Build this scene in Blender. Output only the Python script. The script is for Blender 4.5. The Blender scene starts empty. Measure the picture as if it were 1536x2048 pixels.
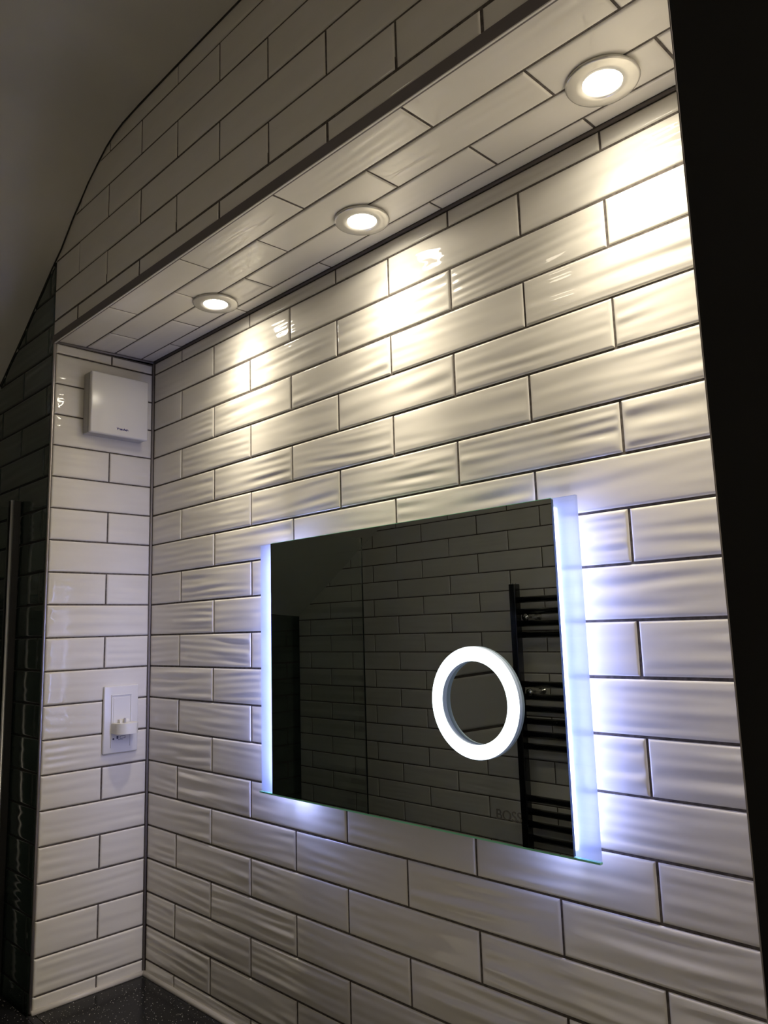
import bpy, bmesh, math
import numpy as np
from mathutils import Vector, Matrix

S = 0.067              # one tile course in metres; all layout numbers below are in courses
Z0 = 2.201             # height of the first full grout line above the floor
D = 3.425              # depth of the niche
YO = -19.8             # opposite wall
C = bpy.context.scene.collection

def W(x, y, z):
    return Vector((x*S, y*S, z*S + Z0))

# ---------------------------------------------------------------- camera
R = ((0.7093152595802688, 0.7042608894259611, -0.02980708223411513),
     (-0.12780414775531032, 0.08690599860188894, -0.9879845379476028),
     (-0.6932084551871075, 0.704601977737602, 0.1516512137278875))
cam = bpy.data.objects.new('camera', bpy.data.cameras.new('camera'))
C.objects.link(cam)
right = Vector(R[0]); up = -Vector(R[1]); back = -Vector(R[2])
M = Matrix((right, up, back)).transposed().to_4x4()
M.translation = W(23.610533, -12.703520, -9.022691)
cam.matrix_world = M
cam.data.sensor_fit = 'HORIZONTAL'
cam.data.sensor_width = 36.0
cam.data.lens = 1521.947/1536*36.0
cam.data.clip_start = 0.01
bpy.context.scene.camera = cam

# ---------------------------------------------------------------- world, exposure, light levels
wd = bpy.data.worlds.new('world'); bpy.context.scene.world = wd
wd.use_nodes = True
wd.node_tree.nodes['Background'].inputs[0].default_value = (0.5, 0.5, 0.45, 1)
wd.node_tree.nodes['Background'].inputs[1].default_value = 0.0
vs = bpy.context.scene.view_settings
vs.view_transform = 'Standard'; vs.look = 'None'; vs.gamma = 1; vs.exposure = 0.08
try: vs.use_curve_mapping = False
except Exception: pass
WARM = (1.0, 0.89, 0.69)
COOL = (0.40, 0.46, 1.0)
CORE_W = 8.5
SPOT_W = 3.9            # beam of each niche downlight
WIDE_W = 4.6
GLOW_W = 0.6           # wide spill of each niche downlight
LENS_E = 25.0
STRIP_E = 52.0         # mirror LED strips
RING_E = 3.0
FILL_W = 1.5           # added fill lamps, out of view on the room ceiling

# ---------------------------------------------------------------- helpers
def tag(o, label=None, cat=None, group=None, kind=None):
    if label: o['label'] = label
    if cat: o['category'] = cat
    if group: o['group'] = group
    if kind: o['kind'] = kind
    return o

def empty(name, loc, label, cat, group=None):
    o = bpy.data.objects.new(name, None); C.objects.link(o)
    o.location = loc; o.empty_display_size = 0.03
    return tag(o, label, cat, group)

def link(name, me, mats, parent=None, kind=None, smooth=True):
    for m in (mats if isinstance(mats, (list, tuple)) else [mats]): me.materials.append(m)
    o = bpy.data.objects.new(name, me); C.objects.link(o)
    if smooth:
        me.polygons.foreach_set('use_smooth', [True]*len(me.polygons))
    if parent:
        o.parent = parent
        # geometry is written in world units, so cancel the parents' offset
        off = Vector((0, 0, 0)); p = parent
        while p: off += p.location; p = p.parent
        o.location = -off
    if kind: o['kind'] = kind
    return o

def bm_obj(name, bm, mats, parent=None, kind=None, smooth=False, angle=None):
    bmesh.ops.recalc_face_normals(bm, faces=bm.faces)
    if angle:
        for f in bm.faces: f.smooth = True
        for e in bm.edges:
            if len(e.link_faces) == 2 and e.calc_face_angle(0) > angle: e.smooth = False
    me = bpy.data.meshes.new(name); bm.to_mesh(me); bm.free()
    o = link(name, me, mats, parent, kind, smooth=False)
    if smooth: me.polygons.foreach_set('use_smooth', [True]*len(me.polygons))
    return o

def box(bm, x0, x1, y0, y1, z0, z1, bevel=0.0, seg=2, mat=0):
    vs_ = [bm.verts.new(W(x, y, z)) for x in (x0, x1) for y in (y0, y1) for z in (z0, z1)]
    idx = ((0,1,3,2),(4,6,7,5),(0,4,5,1),(2,3,7,6),(0,2,6,4),(1,5,7,3))
    fs = [bm.faces.new([vs_[i] for i in f]) for f in idx]
    for f in fs: f.material_index = mat
    bmesh.ops.recalc_face_normals(bm, faces=fs)
    if bevel:
        es = list({e for f in fs for e in f.edges})
        r = bmesh.ops.bevel(bm, geom=es, offset=bevel*S, segments=seg, profile=0.5, affect='EDGES')
        for f in r['faces']: f.material_index = mat
    return fs

def tube(bm, a, b, r, n=16, cap=True, mat=0):
    a = W(*a); b = W(*b); d = (b-a).normalized()
    t = Vector((0,0,1)) if abs(d.z) < .9 else Vector((1,0,0))
    u = d.cross(t).normalized(); v = d.cross(u)
    rings = []
    for p in (a, b):
        rings.append([bm.verts.new(p + (u*math.cos(2*math.pi*i/n) + v*math.sin(2*math.pi*i/n))*r*S) for i in range(n)])
    for i in range(n):
        f = bm.faces.new((rings[0][i], rings[0][(i+1) % n], rings[1][(i+1) % n], rings[1][i])); f.material_index = mat
    if cap:
        bm.faces.new(rings[0][::-1]).material_index = mat; bm.faces.new(rings[1]).material_index = mat

def lathe(bm, c, axis, prof, n=64, mat=0, close=False):
    """prof: (radius, distance along axis) pairs, in courses"""
    c = W(*c); a = Vector(axis).normalized()
    t = Vector((0,0,1)) if abs(a.z) < .9 else Vector((1,0,0))
    u = a.cross(t).normalized(); v = a.cross(u)
    rings = []
    for r, h in prof:
        if r < 1e-6: rings.append([bm.verts.new(c + a*h*S)])
        else: rings.append([bm.verts.new(c + a*h*S + (u*math.cos(2*math.pi*i/n)+v*math.sin(2*math.pi*i/n))*r*S) for i in range(n)])
    pairs = list(zip(rings, rings[1:])) + ([(rings[-1], rings[0])] if close else [])
    for p, q in pairs:
        for i in range(n):
            j = (i+1) % n
            if len(p) == 1 and len(q) == 1: continue
            if len(p) == 1: f = bm.faces.new((p[0], q[i], q[j]))
            elif len(q) == 1: f = bm.faces.new((p[i], p[j], q[0]))
            else: f = bm.faces.new((p[i], p[j], q[j], q[i]))
            f.material_index = mat

def text_mesh(name, body, size, origin, xdir, ydir, mat, parent, ext=0.0002, align='LEFT', bold=0.0):
    cu = bpy.data.curves.new(name, 'FONT'); cu.body = body; cu.size = size; cu.extrude = ext
    cu.align_x = align; cu.offset = bold
    o = bpy.data.objects.new(name, cu); C.objects.link(o)
    bpy.context.view_layer.update()
    me = bpy.data.meshes.new_from_object(o.evaluated_get(bpy.context.evaluated_depsgraph_get()))
    bpy.data.objects.remove(o)
    x = Vector(xdir).normalized(); y = Vector(ydir).normalized(); z = x.cross(y)
    m = Matrix((x, y, z)).transposed().to_4x4(); m.translation = origin
    me.transform(m)
    return link(name, me, mat, parent, smooth=False)

# ---------------------------------------------------------------- materials
def mat(name, col, rough=0.4, metal=0.0, ior=1.5, coat=0.0, emit=None, es=0.0, trans=0.0):
    m = bpy.data.materials.new(name); m.use_nodes = True
    b = m.node_tree.nodes['Principled BSDF']
    b.inputs['Base Color'].default_value = (*col, 1)
    b.inputs['Roughness'].default_value = rough
    b.inputs['Metallic'].default_value = metal
    b.inputs['IOR'].default_value = ior
    b.inputs['Coat Weight'].default_value = coat
    b.inputs['Coat Roughness'].default_value = 0.03
    b.inputs['Transmission Weight'].default_value = trans
    if emit:
        b.inputs['Emission Color'].default_value = (*emit, 1); b.inputs['Emission Strength'].default_value = es
    return m

def noisy(m, c0, c1, scale, detail=3, stretch=(1,1,1), inp='Base Color', lo=.35, hi=.65):
    nt = m.node_tree; b = nt.nodes['Principled BSDF']
    tc = nt.nodes.new('ShaderNodeTexCoord'); mp = nt.nodes.new('ShaderNodeMapping')
    mp.inputs['Scale'].default_value = stretch
    n = nt.nodes.new('ShaderNodeTexNoise'); n.inputs['Scale'].default_value = scale; n.inputs['Detail'].default_value = detail
    r = nt.nodes.new('ShaderNodeValToRGB'); r.color_ramp.elements[0].position = lo; r.color_ramp.elements[1].position = hi
    if inp == 'Base Color': r.color_ramp.elements[0].color = (*c0, 1); r.color_ramp.elements[1].color = (*c1, 1)
    else: r.color_ramp.elements[0].color = (c0, c0, c0, 1); r.color_ramp.elements[1].color = (c1, c1, c1, 1)
    nt.links.new(tc.outputs['Object'], mp.inputs[0]); nt.links.new(mp.outputs[0], n.inputs[0])
    nt.links.new(n.outputs[0], r.inputs[0]); nt.links.new(r.outputs[0], b.inputs[inp])
    return m

M_tile = mat('white_glaze', (0.66, 0.64, 0.60), 0.42, coat=0.8)
M_tile.node_tree.nodes['Principled BSDF'].inputs['Specular IOR Level'].default_value = 0.1
M_tile.node_tree.nodes['Principled BSDF'].inputs['Coat Roughness'].default_value = 0.015
noisy(M_tile, (0.765, 0.735, 0.675), (0.80, 0.77, 0.71), 9, 3, (1, 1, 4))
M_grout = noisy(mat('grout_brown', (0.07, 0.06, 0.055), 0.9), (0.065, 0.055, 0.048), (0.13, 0.11, 0.10), 160)
M_dark = mat('green_glaze', (0.035, 0.055, 0.048), 0.10, coat=0.4)
noisy(M_dark, (0.028, 0.046, 0.040), (0.042, 0.064, 0.056), 8, 2)
M_dgrout = mat('dark_grout', (0.012, 0.011, 0.010), 0.9)
M_silicone = mat('grey_silicone', (0.26, 0.235, 0.24), 0.45)
M_wsil = mat('white_silicone', (0.55, 0.52, 0.48), 0.4)
M_plaster = noisy(mat('painted_plaster', (0.6, 0.58, 0.54), 0.75), (0.70, 0.68, 0.63), (0.76, 0.74, 0.69), 5)
M_black = noisy(mat('black_paint', (0.003, 0.003, 0.003), 0.5, ior=1.35), 0.45, 0.55, 6, inp='Roughness')
M_chrome = mat('chrome', (0.75, 0.76, 0.78), 0.12, 1.0)
M_trim = mat('aluminium_trim', (0.45, 0.42, 0.42), 0.32, 1.0)
M_floor = noisy(mat('grey_floor', (0.10, 0.10, 0.10), 0.4), (0.08, 0.08, 0.08), (0.13, 0.125, 0.12), 14)
M_plastic = mat('white_plastic', (0.78, 0.77, 0.76), 0.22)
M_plastic_grey = mat('fan_body_plastic', (0.45, 0.44, 0.43), 0.35)
M_ceramic = mat('white_ceramic', (0.85, 0.84, 0.82), 0.1)
M_rad = mat('black_chrome', (0.008, 0.009, 0.012), 0.12, 0.0, coat=0.6)
M_blue = mat('dark_blue_print', (0.015, 0.01, 0.16), 0.4)
M_mark = mat('grey_print', (0.05, 0.05, 0.09), 0.5)
M_mirror = mat('silvered_glass', (0.46, 0.50, 0.47), 0.0, 1.0)
M_etch = mat('etched_mark', (0.10, 0.10, 0.09), 0.5)
M_gedge = mat('green_glass_edge', (0.30, 0.85, 0.55), 0.15)
M_bezel = mat('pearl_chrome_bezel', (0.62, 0.60, 0.56), 0.14, 0.45)
M_lens = mat('lamp_lens', (0.9, 0.9, 0.85), 0.3, emit=(1.0, 0.93, 0.78), es=LENS_E)
M_led = [mat('led_strip', (0.9, 0.9, 0.9), 0.3, emit=COOL, es=STRIP_E*k) for k in (.95, .46)]
M_housing = mat('mirror_housing', (0.6, 0.6, 0.62), 0.4, 0.6)
M_ringside = mat('ring_side', (0.45, 0.52, 0.62), 0.3, emit=(0.45, 0.6, 1.0), es=0.12)

# the light guide of the magnifier: brighter where its LEDs sit, dimmer towards the right inner rim
M_ring = mat('ring_diffuser', (0.9, 0.9, 0.9), 0.3, emit=(0.78, 0.93, 1.0), es=RING_E)

# black quartz with glass flecks
M_quartz = mat('black_sparkle_quartz', (0.012, 0.012, 0.013), 0.20, ior=1.22)
nt = M_quartz.node_tree; b = nt.nodes['Principled BSDF']
tc = nt.nodes.new('ShaderNodeTexCoord')
vo = nt.nodes.new('ShaderNodeTexVoronoi'); vo.inputs['Scale'].default_value = 400
nt.links.new(tc.outputs['Object'], vo.inputs['Vector'])
sep = nt.nodes.new('ShaderNodeSeparateColor'); nt.links.new(vo.outputs['Color'], sep.inputs[0])
r1 = nt.nodes.new('ShaderNodeMath'); r1.operation = 'GREATER_THAN'; r1.inputs[1].default_value = 0.87
nt.links.new(sep.outputs[0], r1.inputs[0])
r2 = nt.nodes.new('ShaderNodeMath'); r2.operation = 'LESS_THAN'; r2.inputs[1].default_value = 0.28
nt.links.new(vo.outputs['Distance'], r2.inputs[0])
r3 = nt.nodes.new('ShaderNodeMath'); r3.operation = 'MULTIPLY'
nt.links.new(r1.outputs[0], r3.inputs[0]); nt.links.new(r2.outputs[0], r3.inputs[1])
r4 = nt.nodes.new('ShaderNodeMath'); r4.operation = 'MULTIPLY'
nt.links.new(r3.outputs[0], r4.inputs[0]); nt.links.new(sep.outputs[1], r4.inputs[1])
mx = nt.nodes.new('ShaderNodeMix'); mx.data_type = 'RGBA'
mx.inputs[6].default_value = (0.012, 0.012, 0.013, 1); mx.inputs[7].default_value = (0.9, 0.85, 0.75, 1)
nt.links.new(r4.outputs[0], mx.inputs[0]); nt.links.new(mx.outputs[2], b.inputs['Base Color'])

def shader_mix(name, build):
    m = bpy.data.materials.new(name); m.use_nodes = True
    nt = m.node_tree; nt.nodes.clear(); out = nt.nodes.new('ShaderNodeOutputMaterial')
    nt.links.new(build(nt), out.inputs[0]); return m

def frosted(nt):
    rf = nt.nodes.new('ShaderNodeBsdfRefraction'); rf.inputs['Roughness'].default_value = 0.62; rf.inputs['IOR'].default_value = 1.3
    rf.inputs['Color'].default_value = (0.9, 0.95, 1.0, 1)
    tl = nt.nodes.new('ShaderNodeBsdfTranslucent'); tl.inputs['Color'].default_value = (0.30, 0.38, 0.55, 1)
    df = nt.nodes.new('ShaderNodeBsdfDiffuse'); df.inputs['Color'].default_value = (0.8, 0.85, 0.95, 1)
    a = nt.nodes.new('ShaderNodeMixShader'); a.inputs[0].default_value = 0.5
    nt.links.new(rf.outputs[0], a.inputs[1]); nt.links.new(tl.outputs[0], a.inputs[2])
    b = nt.nodes.new('ShaderNodeMixShader'); b.inputs[0].default_value = 0.12
    nt.links.new(a.outputs[0], b.inputs[1]); nt.links.new(df.outputs[0], b.inputs[2])
    return b.outputs[0]
M_frost = shader_mix('frosted_glass_back', frosted)

def clear(tint, gl):
    def f(nt):
        t = nt.nodes.new('ShaderNodeBsdfTransparent'); t.inputs[0].default_value = tint
        g = nt.nodes.new('ShaderNodeBsdfGlossy'); g.inputs['Roughness'].default_value = 0.02
        fr = nt.nodes.new('ShaderNodeFresnel'); fr.inputs[0].default_value = 1.45
        mu = nt.nodes.new('ShaderNodeMath'); mu.operation = 'MULTIPLY'; mu.inputs[1].default_value = gl
        nt.links.new(fr.outputs[0], mu.inputs[0])
        a = nt.nodes.new('ShaderNodeMixShader')
        nt.links.new(mu.outputs[0], a.inputs[0]); nt.links.new(t.outputs[0], a.inputs[1]); nt.links.new(g.outputs[0], a.inputs[2])
        return a.outputs[0]
    return f
M_clear = shader_mix('clear_glass_face', clear((1, 1, 1, 1), 1.0))
M_screen = shader_mix('shower_glass', clear((0.90, 0.93, 0.92, 1), 0.3))

# ---------------------------------------------------------------- tiling
rng = np.random.default_rng(7)

def smooth01(x): x = np.clip(x, 0, 1); return x*x*(3-2*x)

def tile_wall(name, rects, origin, u, v, n, mats, nu=24, nv=44, amp=0.0062, backing=None, gap=0.034, skew=None):
    """rects: u0,u1,v0,v1 of whole cells (grout centre to grout centre); n points to the room"""
    O = np.array(origin, float); U = np.array(u, float); V = np.array(v, float); N = np.array(n, float)
    vs_, fs_, fm = [], [], []; base = 0
    for (u0, u1, v0, v1) in rects:
        g = gap/2; a0, a1, b0, b1 = u0+g, u1-g, v0+g, v1-g
        if a1-a0 < .02 or b1-b0 < .02: continue
        lu, lv = a1-a0, b1-b0
        e = np.array([0, .010, .022, .038, .06, .09, .13])
        def axis(L, k):
            ee = e[e < L*.45]
            mid = np.linspace(ee[-1], L-ee[-1], max(3, k))[1:-1]
            return np.concatenate([ee, mid, (L-ee)[::-1]])
        gu = axis(lu, max(4, int(nu*lu/3.85))); gv = axis(lv, max(4, int(nv*lv)))
        A, B = np.meshgrid(gu, gv, indexing='ij')
        ed = np.minimum(np.minimum(A, lu-A), np.minimum(B, lv-B))
        h = -0.030*np.clip(1-ed/.045, 0, 1)**2.2 - 0.010*np.exp(-ed/.10)
        wv = np.zeros_like(A); s0 = rng.normal(0, .045)
        for _ in range(9):
            kv = rng.uniform(1.6, 5.6); ku = rng.normal(0, .075) + s0*kv*.6
            wv += rng.uniform(.4, 1)*np.sin(2*np.pi*(kv*B + ku*A + .10*np.sin(2*np.pi*(A*rng.uniform(.1, .35)+rng.random()))) + rng.uniform(0, 6.28)) * (2.8/kv)
        wv *= .33*(1 + .5*np.sin(2*np.pi*(A/lu*rng.uniform(.4, 1.1)+rng.random())))
        h = h + amp*rng.uniform(.55, 1.25)*wv*smooth01(ed/.16)
        h = h + rng.normal(0, .003) + (A-lu/2)*rng.normal(0, .0015) + (B-lv/2)*rng.normal(0, .003)
        P = O + (a0+A)[..., None]*U + (b0+B)[..., None]*V + h[..., None]*N
        if skew is not None: P = P + skew(a0+A, b0+B)
        ni, nj = A.shape
        idx = np.arange(ni*nj).reshape(ni, nj) + base
        vs_.append(P.reshape(-1, 3))
        q = np.stack([idx[:-1, :-1], idx[1:, :-1], idx[1:, 1:], idx[:-1, 1:]], -1).reshape(-1, 4)
        fs_.append(q); fm += [0]*len(q)
        ring = np.concatenate([idx[:, 0], idx[-1, 1:], idx[-2::-1, -1], idx[0, -2:0:-1]])
        base += ni*nj
        rp = P.reshape(-1, 3)[ring-idx[0, 0]] - .075*N
        r2 = np.arange(len(ring)) + base
        vs_.append(rp); base += len(ring)
        q = np.stack([ring, r2, np.roll(r2, -1), np.roll(ring, -1)], -1)
        fs_.append(q); fm += [0]*len(q)
    for (u0, u1, v0, v1) in (backing or []):
        P = np.array([O + a*U + b_*V - .030*N for a, b_ in ((u0, v0), (u1, v0), (u1, v1), (u0, v1))])
        if skew is not None:
            P = P + np.array([skew(np.array(a), np.array(b_)) for a, b_ in ((u0, v0), (u1, v0), (u1, v1), (u0, v1))])
        Pb = P - 1.0*N
        vs_.append(P); vs_.append(Pb)
        b = base
        for q in ((0,1,2,3), (7,6,5,4), (0,4,5,1), (1,5,6,2), (2,6,7,3), (3,7,4,0)):
            fs_.append(np.array([[b+i for i in q]])); fm.append(1)
        base += 8
    vv = np.concatenate(vs_)*S; vv[:, 2] += Z0
    ff = np.concatenate(fs_)
    if np.dot(np.cross(U, V), N) < 0: ff = ff[:, ::-1]
    me = bpy.data.meshes.new(name)
    me.vertices.add(len(vv)); me.vertices.foreach_set('co', vv.ravel().astype('f'))
    me.loops.add(ff.size); me.loops.foreach_set('vertex_index', ff.ravel().astype('i'))
    me.polygons.add(len(ff)); me.polygons.foreach_set('loop_start', np.arange(0, ff.size, 4, dtype='i'))
    me.polygons.foreach_set('loop_total', np.full(len(ff), 4, dtype='i'))
    me.polygons.foreach_set('material_index', np.array(fm, dtype='i'))
    me.update(); me.validate()
    me.polygons.foreach_set('use_smooth', [m == 0 for m in fm])
    for m in mats: me.materials.append(m)
    o = bpy.data.objects.new(name, me); C.objects.link(o); o['kind'] = 'structure'
    return o

def courses(rows, joints_even, joints_odd, u0, u1, first=0):
    """rows: list of (v0, v1); returns cells"""
    out = []
    for i, (v0, v1) in enumerate(rows):
        js = joints_even if (i+first) % 2 == 0 else joints_odd
        xs = [u0] + [j for j in js if u0+.05 < j < u1-.05] + [u1]
        out += [(a, b, v0, v1) for a, b in zip(xs, xs[1:])]
    return out

# ---------------------------------------------------------------- the niche and the walls
HB, HF = 0.46, 0.36        # niche ceiling height at the back and at the front edge
ZC = -19.42                # worktop
XR = 20.12                 # right end of the niche
bow = [-.04, -.01, .01, .03, .05, .07, .08, .08, .06, .03, .02, 0, -.03, -.05, -.06, -.07, -.08, -.11, -.12, -.13]

cells = []
J = [1.863 + 1.924*j for j in range(10)]
for i in range(-1, 20):
    z1 = -i if i >= 0 else .42
    z0 = -i-1 if i < 19 else ZC-.02
    if i == -1: z0, z1 = 0, .425
    js = [x for j, x in enumerate(J) if (j % 2 == 1) == (i % 2 == 0)]
    bw = bow[max(0, min(19, i))]
    js = [x + bw*max(0, 1-x/12) for x in js]
    xs = [0.03] + js + [XR]
    cells += [(a, b, z0, z1) for a, b in zip(xs, xs[1:]) if b > a]
tile_wall('wall_back', cells, (0, 0, 0), (1, 0, 0), (0, 0, 1), (0, -1, 0), [M_tile, M_grout],
          nu=30, nv=46, amp=.0090, backing=[(-.9, XR, ZC-1.2, .55)])

cells = []
for i in range(-1, 20):
    z1 = -i if i >= 0 else .36
    z0 = -i-1 if i < 19 else ZC-.02
    if i == -1: z0, z1 = 0, .34
    ys = [.03, 1.53, D-.03] if i % 2 else [.03, D-.03]
    cells += [(a, b, z0, z1) for a, b in zip(ys, ys[1:])]
tile_wall('wall_left', cells, (0, 0, 0), (0, -1, 0), (0, 0, 1), (1, 0, 0), [M_tile, M_grout],
          nu=26, nv=44, amp=.0058, backing=[(-.1, D-.1, ZC-1.2, .36)])

# niche ceiling, four courses running along the niche
rowsY = [(0.02, .48), (.48, 1.45), (1.45, 2.43), (2.43, D-.03)]
joints = [[1.9, 5.66, 9.47, 13.31, 17.21], [3.75, 7.51, 11.38, 15.21, 19.1],
          [1.65, 5.57, 9.43, 13.28, 17.2], [3.5, 7.38, 11.27, 15.13, 19.0]]
cells = []
for (a, b), js in zip(rowsY, joints):
    xs = [0.02] + js + [XR]
    cells += [(p, q, a, b) for p, q in zip(xs, xs[1:])]
tilt = lambda uu, vv: np.stack([0*vv, 0*vv, (HF-HB)*vv/D], -1)
tile_wall('ceiling_niche', cells, (0, 0, HB), (1, 0, 0), (0, -1, 0), (0, 0, -1), [M_tile, M_grout],
          nu=26, nv=34, amp=.0026, backing=[(0, XR, 0, D-.02)], skew=tilt)

# wall above the niche
FR = [(.60, 1.10), (1.10, 2.13), (2.13, 3.17), (3.17, 4.23), (4.23, 5.28), (5.28, 6.3)]
JE = [1.55 + 3.88*j for j in range(6)]; JO = [3.47 + 3.885*j for j in range(6)]
cells = courses(FR, JE, JO, -.22, XR+.1)
tile_wall('wall_front', cells, (0, -D, 0), (1, 0, 0), (0, 0, 1), (0, -1, 0), [M_tile, M_grout],
          nu=12, nv=12, amp=.0012, backing=[(-.22, XR+.1, .60, 6.6)])
# dark tiled part of the same wall, left of the niche
rows = [(k+.04, k+1.04) for k in range(-33, 6)]
cells = courses(rows, [-14.2+3.87*j for j in range(4)], [-12.2+3.87*j for j in range(4)], -15.2, -.22)
tile_wall('wall_shower_front', cells, (0, -D, 0), (1, 0, 0), (0, 0, 1), (0, -1, 0), [M_dark, M_dgrout],
          nu=16, nv=16, amp=.006, backing=[(-16.2, -.22, -32.85, 6.6)])
# dark side wall of the shower
cells = courses(rows, [D+1.9+3.87*j for j in range(5)], [D+3.8+3.87*j for j in range(5)], D+.0, 19.9)
tile_wall('wall_shower_side', cells, (-15.2, 0, 0), (0, -1, 0), (0, 0, 1), (1, 0, 0), [M_dark, M_dgrout],
          nu=12, nv=12, amp=.005, backing=[(D, 20.8, -32.85, 6.6)])
# opposite wall, seen in the mirror
rows = [(k-.33, k+.67) for k in range(-32, 6)]
je = [-16.0+3.87*j for j in range(14)]; jo = [-14.05+3.87*j for j in range(13)]
cells = courses(rows, je, jo, -15.2, 34)
tile_wall('wall_opposite', cells, (0, YO, 0), (1, 0, 0), (0, 0, 1), (0, 1, 0), [M_tile, M_grout],
          nu=12, nv=16, amp=.0042, backing=[(-16.2, 34, -32.85, 6.6)])

# black wall right of the niche, and the end of the niche
bm = bmesh.new(); box(bm, XR+.022, 34, -D-.035, -D+1.0, -32.85, 6.4)
bm_obj('wall_right_front', bm, M_black, kind='structure')
bm = bmesh.new(); box(bm, XR+.02, XR+1.0, -D+.02, 1.0, -32.85, .6)
bm_obj('wall_niche_right', bm, M_tile, kind='structure')
bm = bmesh.new(); box(bm, 34, 35, YO-1, -D+1, -32.85, 6.6)
bm_obj('wall_right', bm, M_plaster, kind='structure')
bm = bmesh.new(); box(bm, -16.2, 35, YO-1, 0, -33.9, -32.85)
bm_obj('floor', bm, M_floor, kind='structure')

# sloped and coved ceiling
front = [(-16.2, -7.3), (-4.92, .07), (-2.7, 1.49), (-.5, 3.0), (.23, 3.45), (1.04, 4.13), (1.56, 4.49), (2.1, 4.88),
         (2.72, 5.22), (3.29, 5.50), (3.8, 5.66), (4.3, 5.74), (5.2, 5.78), (7.2, 5.80), (10.3, 5.81), (35, 5.82)]
back_z = []
for x, z in front:
    s = -8.04 + .645*(x+15.15)
    back_z.append(5.82 - math.log(1+math.exp((5.82-s)*3))/3 if s > 3 else s)
bm = bmesh.new()
ny = 8
def cz(i, t): return front[i][1]*(1-t) + back_z[i]*t
grid = [[bm.verts.new(W(front[i][0], -D+.05 + (YO+D-.1)*(j/ny), cz(i, j/ny))) for j in range(ny+1)] for i in range(len(front))]
top = [[bm.verts.new(v.co + Vector((-.03, 0, .08))) for v in r] for r in grid]
for i in range(len(front)-1):
    for j in range(ny):
        bm.faces.new((grid[i][j], grid[i+1][j], grid[i+1][j+1], grid[i][j+1])).smooth = True
        bm.faces.new((top[i][j], top[i][j+1], top[i+1][j+1], top[i+1][j]))
bm_obj('ceiling', bm, M_plaster, kind='structure', smooth=True)

# trims, silicone beads
bm = bmesh.new(); box(bm, -.2, XR, -D-.03, -D+.06, HF-.03, .60, bevel=.01)
bm_obj('trim_1', bm, mat('brown_edge_trim', (0.14, 0.12, 0.122), 0.5), kind='structure')
bm = bmesh.new(); box(bm, 0.0, XR, -D-.045, -D+.0, HF-.055, HF-.032, bevel=.008)
bm_obj('trim_2', bm, mat('bright_edge_trim', (.8,.78,.74), .4), kind='structure')
bm = bmesh.new(); box(bm, -.085, .008, -D-.05, -D+.03, ZC, HF-.05, bevel=.03)
bm_obj('trim_3', bm, M_trim, kind='structure')
bm = bmesh.new(); box(bm, XR, XR+.022, -D-.04, -D+.3, -30, 6.3, bevel=.006)
bm_obj('trim_4', bm, M_trim, kind='structure')
bm = bmesh.new()
tube(bm, (.02, -.02, ZC), (.02, -.02, HB), .038, 8)
tube(bm, (.015, 0, HB-.015), (.015, -D, HF-.015), .04, 8)
bm_obj('trim_5', bm, M_silicone, kind='structure', smooth=True)
bm = bmesh.new(); tube(bm, (0, -.01, HB-.01), (XR, -.01, HB-.01), .042, 8)
bm_obj('trim_7', bm, mat('brown_grout_bead', (.10, .085, .08), .7), kind='structure', smooth=True)
bm = bmesh.new()
tube(bm, (0, -.03, ZC+.02), (XR, -.03, ZC+.02), .09, 8)
tube(bm, (.03, 0, ZC+.02), (.03, -D, ZC+.02), .09, 8)
bm_obj('trim_6', bm, M_wsil, kind='structure', smooth=True)

bm = bmesh.new()
for (xa, za), (xb, zb) in zip(front[1:], front[2:]):
    tube(bm, (xa, -D-.02, za), (min(xb, 24), -D-.02, zb), .028, 8)
bm_obj('trim_8', bm, mat('dark_joint', (.03, .026, .024), .8), kind='structure', smooth=True)

# ---------------------------------------------------------------- worktop and basin
wt = empty('worktop', W(8, -4, ZC-.45), 'black sparkly quartz worktop below the tiled niche', 'worktop')
bm = bmesh.new()
box(bm, .0, XR, -D+.06, 0, ZC-.45, ZC); box(bm, -2.2, XR, -8.2, -D-.12, ZC-.45, ZC, bevel=.04)
box(bm, .02, XR, -D-.14, -D+.08, ZC-.45, ZC)
bm_obj('slab', bm, M_quartz, wt)
bm = bmesh.new(); box(bm, -2.1, XR, -8.0, -D-.1, ZC-12.6, ZC-.46)
bm_obj('cabinet_front', bm, mat('dark_cabinet', (0.03, 0.03, 0.03), 0.4), wt)

ba = empty('basin', W(11.8, -5.5, ZC), 'white ceramic basin standing on the black worktop', 'basin')
bm = bmesh.new()
def sup(rx, ry, z, n=48):
    out = []
    for i in range(n):
        t = 2*math.pi*i/n; c, s_ = math.cos(t), math.sin(t)
        x = math.copysign(abs(c)**.5, c)*rx; y = math.copysign(abs(s_)**.5, s_)*ry
        out.append(bm.verts.new(W(11.8+x, -5.5+y, z)))
    return out
rs = [sup(2.6, 1.6, ZC+.01), sup(3.3, 2.2, ZC+.5), sup(3.5, 2.4, ZC+1.35), sup(3.45, 2.35, ZC+1.42), sup(3.35, 2.25, ZC+1.40),
      sup(3.1, 2.0, ZC+.8), sup(2.4, 1.4, ZC+.25), sup(.4, .3, ZC+.18)]
for p, q in zip(rs, rs[1:]):
    for i in range(48): bm.faces.new((p[i], p[(i+1) % 48], q[(i+1) % 48], q[i]))
bm.faces.new(rs[-1]); bm.faces.new(rs[0][::-1])
bm_obj('bowl', bm, M_ceramic, ba, smooth=True)
bm = bmesh.new(); lathe(bm, (11.8, -5.5, ZC+.19), (0, 0, 1), [(0, .06), (.28, .05), (.33, .0)], 24)
bm_obj('waste', bm, M_chrome, ba, smooth=True)

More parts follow.
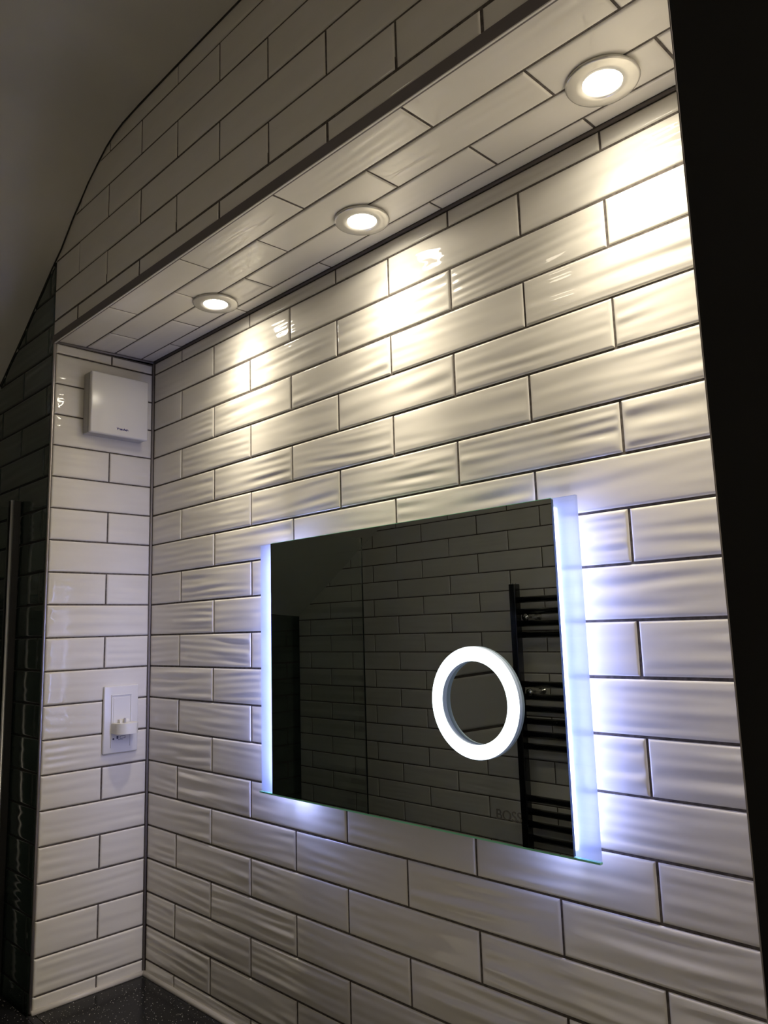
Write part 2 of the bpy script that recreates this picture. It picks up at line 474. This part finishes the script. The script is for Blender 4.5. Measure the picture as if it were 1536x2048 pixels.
# ---------------------------------------------------------------- downlights
LX = [(5.75, -1.2), (11.84, -1.18), (18.02, -1.22)]
LL = ['round downlight nearest the extractor fan', 'middle round downlight in the tiled niche ceiling',
      'round downlight in the niche ceiling nearest the black wall']
spotm = None
def build_light(x, y, label):
    z = HB + (HF-HB)*(-y)/D
    t = empty('downlight', W(x, y, z), label, 'downlight', 'downlights in the niche ceiling')
    bm = bmesh.new()
    lathe(bm, (x, y, z), (0, 0, -1), [(.40, .0), (.60, .0), (.635, .03), (.645, .055), (.630, .078), (.60, .085), (.46, .092), (.35, .088), (.335, .06), (.335, .0)], 72)
    bm_obj('bezel', bm, M_bezel, t, smooth=True)
    bm = bmesh.new()
    lathe(bm, (x, y, z), (0, 0, -1), [(0, .07), (.18, .068), (.29, .062), (.335, .055), (.335, .0)], 48)
    bm_obj('lamp_lens', bm, M_lens, t, smooth=True)
    return t
lights = []
for (x, y), lb in zip(LX, LL):
    t = build_light(x, y, lb)
    z = HB + (HF-HB)*(-y)/D
    for nm, w, ang, bl, rad in (('core_beam', CORE_W, 46, 1.0, .014), ('beam', SPOT_W, 86, 1.0, .014), ('wide_beam', WIDE_W, 128, 1.0, .014), ('spill', GLOW_W, 172, .25, .018)):
        ld = bpy.data.lights.new(nm, 'SPOT'); ld.energy = w; ld.color = WARM
        ld.spot_size = math.radians(ang); ld.spot_blend = bl; ld.shadow_soft_size = rad
        lo = bpy.data.objects.new(nm, ld); C.objects.link(lo)
        lo.location = W(x, y, z-.13)

# unseen fill lamps added to the flat ceiling (behind and beside the camera)
for i, (x, y) in enumerate([(9.0, -12.0), (31.0, -5.6)]):
    t = empty('ceiling_lamp', W(x, y, 5.75), ['small round room lamp on the flat ceiling above the shower end', 'small round room lamp on the flat ceiling above the door end'][i], 'lamp')
    bm = bmesh.new(); lathe(bm, (x, y, 5.74), (0, 0, -1), [(0, 0), (.62, 0), (.64, .06), (.5, .1), (.45, .05)], 48)
    bm_obj('bezel', bm, M_bezel, t, smooth=True)
    bm = bmesh.new(); lathe(bm, (x, y, 5.70), (0, 0, -1), [(0, .02), (.45, .02)], 32)
    bm_obj('lamp_lens', bm, mat('room_lens', (.9, .9, .9), emit=WARM, es=1.0), t)
    ld = bpy.data.lights.new('room_light', 'SPOT'); ld.energy = FILL_W*(.35, 11)[i]; ld.color = (1, .87, .68)
    ld.spot_size = math.radians(165); ld.spot_blend = .6; ld.shadow_soft_size = .03
    lo = bpy.data.objects.new('room_light', ld); C.objects.link(lo); lo.location = W(x, y, 5.4)

# ---------------------------------------------------------------- illuminated mirror
MY = -.60; X0, X1 = 6.93, 16.555; ZT, ZB = -6.725, -13.03; XI0, XI1 = 7.47, 16.05; T = .075
cx, czz = 14.08, -10.50; RO, RI = 1.075, .80
mi = empty('illuminated_mirror', W((X0+X1)/2, 0, ZB), 'rectangular wall mirror with glowing frosted side strips and a lit magnifier ring', 'mirror')
# silvered pane with a round opening for the magnifier
bm = bmesh.new()
n = 72
circ = [bm.verts.new(W(cx+RI*math.cos(2*math.pi*i/n), MY, czz+RI*math.sin(2*math.pi*i/n))) for i in range(n)]
sq = []
for i in range(n):
    a = 2*math.pi*i/n; c, s_ = math.cos(a), math.sin(a); k = 1.4/max(abs(c), abs(s_))
    sq.append(bm.verts.new(W(cx+k*c, MY, czz+k*s_)))
for i in range(n): bm.faces.new((circ[i], circ[(i+1) % n], sq[(i+1) % n], sq[i]))
def rect(x0, x1, z0, z1, y=MY, m=0):
    f = bm.faces.new([bm.verts.new(W(*p)) for p in ((x0, y, z0), (x1, y, z0), (x1, y, z1), (x0, y, z1))]); f.material_index = m
rect(XI0, cx-1.4, ZB, ZT); rect(cx+1.4, XI1, ZB, ZT); rect(cx-1.4, cx+1.4, ZB, czz-1.4); rect(cx-1.4, cx+1.4, czz+1.4, ZT)
for f in bm.faces:
    f.normal_update()
    if f.normal.y > 0: f.normal_flip()
me = bpy.data.meshes.new('mirror_pane'); bm.to_mesh(me); bm.free()
link('mirror_pane', me, M_mirror, mi, smooth=False)
# backing behind the silver and the green cut edges of the glass
bm = bmesh.new()
box(bm, XI0, cx-1.4, MY+.01, MY+T, ZB+.01, ZT-.01); box(bm, cx+1.4, XI1, MY+.01, MY+T, ZB+.01, ZT-.01)
box(bm, cx-1.4, cx+1.4, MY+.01, MY+T, ZB+.01, czz-1.4); box(bm, cx-1.4, cx+1.4, MY+.01, MY+T, czz+1.4, ZT-.01)
bm_obj('backing_board', bm, mat('dark_backing', (.05, .07, .06), .5), mi)
bm = bmesh.new(); box(bm, X0, X1, MY+.002, MY+T+.01, ZB-.035, ZB-.001); bm_obj('cut_edge', bm, M_gedge, mi)
bm = bmesh.new(); box(bm, XI0, XI1, MY+.002, MY+T, ZT+.001, ZT+.012); bm_obj('cut_edge', bm, M_gedge, mi)
for (a, b_) in ((X0, XI0), (XI1, X1)):
    bm = bmesh.new()
    rect(a, b_, ZB, ZT, MY, 1); rect(a, b_, ZB, ZT, MY+T, 0)
    xo = a if a == X0 else b_
    f = bm.faces.new([bm.verts.new(W(*p)) for p in ((xo, MY, ZB), (xo, MY+T, ZB), (xo, MY+T, ZT), (xo, MY, ZT))]); f.material_index = 1
    f = bm.faces.new([bm.verts.new(W(*p)) for p in ((a, MY, ZT), (b_, MY, ZT), (b_, MY+T, ZT), (a, MY+T, ZT))]); f.material_index = 1
    for f in bm.faces:
        f.normal_update()
        if abs(f.normal.y) > .5 and f.normal.y > 0: f.normal_flip()
    me = bpy.data.meshes.new('frosted_strip'); bm.to_mesh(me); bm.free()
    o = link('frosted_strip', me, [M_frost, M_clear], mi, smooth=False)
    o['label'] = 'frosted glass strip glowing cool white'
bm = bmesh.new(); box(bm, 8.3, 15.2, -.50, 0, -12.35, -7.4, bevel=.03)
ho = bm_obj('housing', bm, M_housing, mi)
for x, sgn in ((7.55, -1), (15.97, 1)):
    bm = bmesh.new(); box(bm, min(x, x+.03*sgn), max(x, x+.03*sgn), -.48, -.30, -12.95, -6.88)
    bm_obj('led_strip', bm, M_led[0 if sgn < 0 else 1], ho)
    bm = bmesh.new(); box(bm, min(x-.1*sgn, x-.75*sgn), max(x-.1*sgn, x-.75*sgn), -.47, -.38, -12.96, -12.92)
    bm_obj('led_strip', bm, M_led[0 if sgn < 0 else 1], ho)
# magnifier: raised glowing ring, recessed concave mirror
bm = bmesh.new()
lathe(bm, (cx, MY, czz), (0, -1, 0), [(RI, .08), (RI+.02, .10), (RO-.03, .10), (RO, .08)], 96)
rg = bm_obj('magnifier_ring', bm, M_ring, mi, smooth=True)
rg['label'] = 'glowing white ring of the magnifier'
bm = bmesh.new()
lathe(bm, (cx, MY, czz), (0, -1, 0), [(RO, .08), (RO+.01, .07), (RO+.01, .0)], 96)
lathe(bm, (cx, MY, czz), (0, -1, 0), [(RI, .08), (RI, -.06)], 96)
bm_obj('ring_side', bm, M_ringside, rg, smooth=True)
bm = bmesh.new(); RC = 24.0
prof = [(0, 0)] + [(RI*i/10, (RI*i/10)**2/(2*RC)) for i in range(1, 11)]
lathe(bm, (cx, MY+.06, czz), (0, -1, 0), prof, 72)
for f in bm.faces:
    f.normal_update()
    if f.normal.y > 0: f.normal_flip()
me = bpy.data.meshes.new('magnifying_mirror'); bm.to_mesh(me); bm.free()
link('magnifying_mirror', me, M_mirror, mi, smooth=True)
text_mesh('maker_mark', 'BOSS', .26*S, W(14.42, MY-.004, -12.62), (1, 0, 0), (0, 0, 1), M_etch, mi, ext=.00005)

# ---------------------------------------------------------------- extractor fan
fa = empty('extractor_fan', W(0, -1.48, -2.53), 'square white extractor fan with blue lettering high on the left niche wall', 'extractor fan')
bm = bmesh.new(); box(bm, 0, .36, -2.47, -.50, -2.54, -.52, bevel=.03)
bm_obj('body', bm, M_plastic_grey, fa)
bm = bmesh.new(); box(bm, .40, .58, -2.475, -.49, -2.55, -.515, bevel=.05, seg=4)
fc = bm_obj('front_cover', bm, M_plastic, fa, angle=.5)
bm = bmesh.new(); box(bm, .34, .42, -2.38, -.58, -2.45, -.61)
bm_obj('air_gap', bm, mat('shadow_gap_plastic', (.16, .15, .15), .6), fa)
text_mesh('lettering', 'Vent-Axia', .098*S, W(.583, -1.59, -2.345), (0, 1, 0), (0, 0, 1), M_blue, fc, ext=.0001, bold=.00035)

# ---------------------------------------------------------------- shaver socket and plug
so = empty('shaver_socket', W(0, -.985, -12.63), 'white double shaver socket plate on the left niche wall', 'socket')
bm = bmesh.new(); box(bm, 0, .11, -1.565, -.415, -12.63, -10.56, bevel=.035, seg=3)
pl = bm_obj('face_plate', bm, M_plastic, so, angle=.6)
bm = bmesh.new()
for a in ((-1.33, -.65, -10.87, -10.83), (-1.33, -1.29, -12.45, -10.87), (-.69, -.65, -12.45, -10.87)):
    box(bm, .10, .135, a[0], a[1], a[2], a[3], bevel=.012)
bm_obj('raised_frame', bm, M_plastic, so)
bm = bmesh.new(); box(bm, .10, .125, -1.26, -.72, -11.95, -10.93, bevel=.01)
bm_obj('shutter', bm, M_plastic, so)
bm = bmesh.new()
box(bm, .108, .114, -1.13, -1.07, -12.20, -12.11)
for a in ((-1.02, -.84, -12.13, -12.12), (-1.02, -.84, -12.20, -12.19), (-.85, -.84, -12.20, -12.12), (-1.02, -1.01, -12.20, -12.12)):
    box(bm, .108, .114, *a)
box(bm, .108, .114, -1.08, -.92, -12.235, -12.225)
lathe(bm, (.108, -1.235, -12.19), (1, 0, 0), [(0, .005), (.03, .005), (.03, 0)], 16)
bm_obj('printed_marks', bm, M_mark, so)
pg = empty('plug_adaptor', W(.13, -.98, -11.95), 'small white plug adaptor with rounded front pushed into the shaver socket', 'plug')
bm = bmesh.new()
pts = []
for i in range(25):
    t = math.pi*(-.5 + i/24)
    pts.append((.40+.32*math.cos(t), -.96+.36*math.sin(t)))
pts = [(.13, -1.32)] + pts + [(.13, -.60)]
lo_ = [bm.verts.new(W(x, y, -12.02)) for x, y in pts]; hi_ = [bm.verts.new(W(x, y, -11.70)) for x, y in pts]
bm.faces.new(lo_); bm.faces.new(hi_[::-1])
for i in range(len(pts)): bm.faces.new((lo_[i], hi_[i], hi_[(i+1) % len(pts)], lo_[(i+1) % len(pts)]))
es = [e for e in bm.edges if abs(e.verts[0].co.z-e.verts[1].co.z) < 1e-6]
bmesh.ops.bevel(bm, geom=es, offset=.025*S, segments=2, profile=.5, affect='EDGES')
M_cream = mat('cream_plastic', (0.82, 0.80, 0.74), 0.28)
bm_obj('body', bm, M_cream, pg, angle=.6)
bm = bmesh.new(); box(bm, .36, .40, -1.03, -.96, -11.71, -11.55, bevel=.008)
bm_obj('earth_pin', bm, mat('grey_pin', (.4, .38, .36), .35), pg)
bm = bmesh.new(); box(bm, .13, .30, -1.12, -.80, -11.71, -11.60, bevel=.02)
bm_obj('back_step', bm, M_cream, pg)

# ---------------------------------------------------------------- shower screen
sc = empty('shower_screen', W(-2.4, -D, -32.8), 'clear glass shower screen with a chrome wall channel left of the niche', 'shower screen')
bm = bmesh.new(); box(bm, -2.41, -2.35, -13.3, -3.62, -32.7, -4.72)
bm_obj('glass_panel', bm, M_screen, sc)
bm = bmesh.new(); box(bm, -2.41, -2.35, -13.33, -13.301, -32.7, -4.72)
bm_obj('edge_seal', bm, mat('dark_glass_edge', (.01, .02, .018), .2), sc)
bm = bmesh.new()
box(bm, -2.50, -2.42, -3.80, -D-.04, -32.75, -4.50, bevel=.01); box(bm, -2.34, -2.26, -3.76, -D-.04, -32.75, -4.50, bevel=.01)
wp = bm_obj('wall_channel', bm, mat('dark_channel', (.05, .05, .05), .35, .6), sc)
bm = bmesh.new(); tube(bm, (-2.27, -3.73, -32.75), (-2.27, -3.73, -4.50), .055, 12)
o = bm_obj('channel_lip', bm, mat('satin_chrome', (.85,.85,.86), .38, .9), wp, smooth=True); o['label'] = 'bright chrome edge of the channel'

# ---------------------------------------------------------------- towel radiator on the opposite wall
ra = empty('towel_radiator', W(4.8, YO, -30), 'black ladder towel radiator reflected in the mirror', 'radiator')
RY = YO+1.0
for x in (2.36, 9.4):
    bm = bmesh.new(); box(bm, x-.17, x+.17, RY-.22, RY+.22, -29.5, -7.10, bevel=.03)
    po = bm_obj('upright', bm, M_rad, ra)
    bm = bmesh.new(); lathe(bm, (x, RY, -7.10), (0, 0, 1), [(.10, 0), (.10, .05), (0, .06)], 16)
    bm_obj('end_cap', bm, M_chrome, po, smooth=True)
rz = [-7.86, -8.42, -8.97, -9.50, -11.76, -12.33, -12.86, -13.42, -14.00, -14.55, -16.85, -17.42, -17.97, -18.56, -20.9, -21.5, -22.1, -22.7, -25, -25.6, -26.2]
for z in rz:
    bm = bmesh.new(); tube(bm, (2.5, RY+.02, z), (9.3, RY+.02, z), .15, 16)
    bm_obj('rung', bm, M_rad, ra, smooth=True)
for z in (-8.68, -12.12, -24):
    for x in (2.98, 8.8):
        bm = bmesh.new()
        lathe(bm, (x, YO+.02, z), (0, 1, 0), [(.2, 0), (.2, .06), (.08, .08), (.08, 1.0), (.17, 1.02), (.17, 1.14), (0, 1.17)], 24)
        bm_obj('wall_bracket', bm, M_chrome, ra, smooth=True)
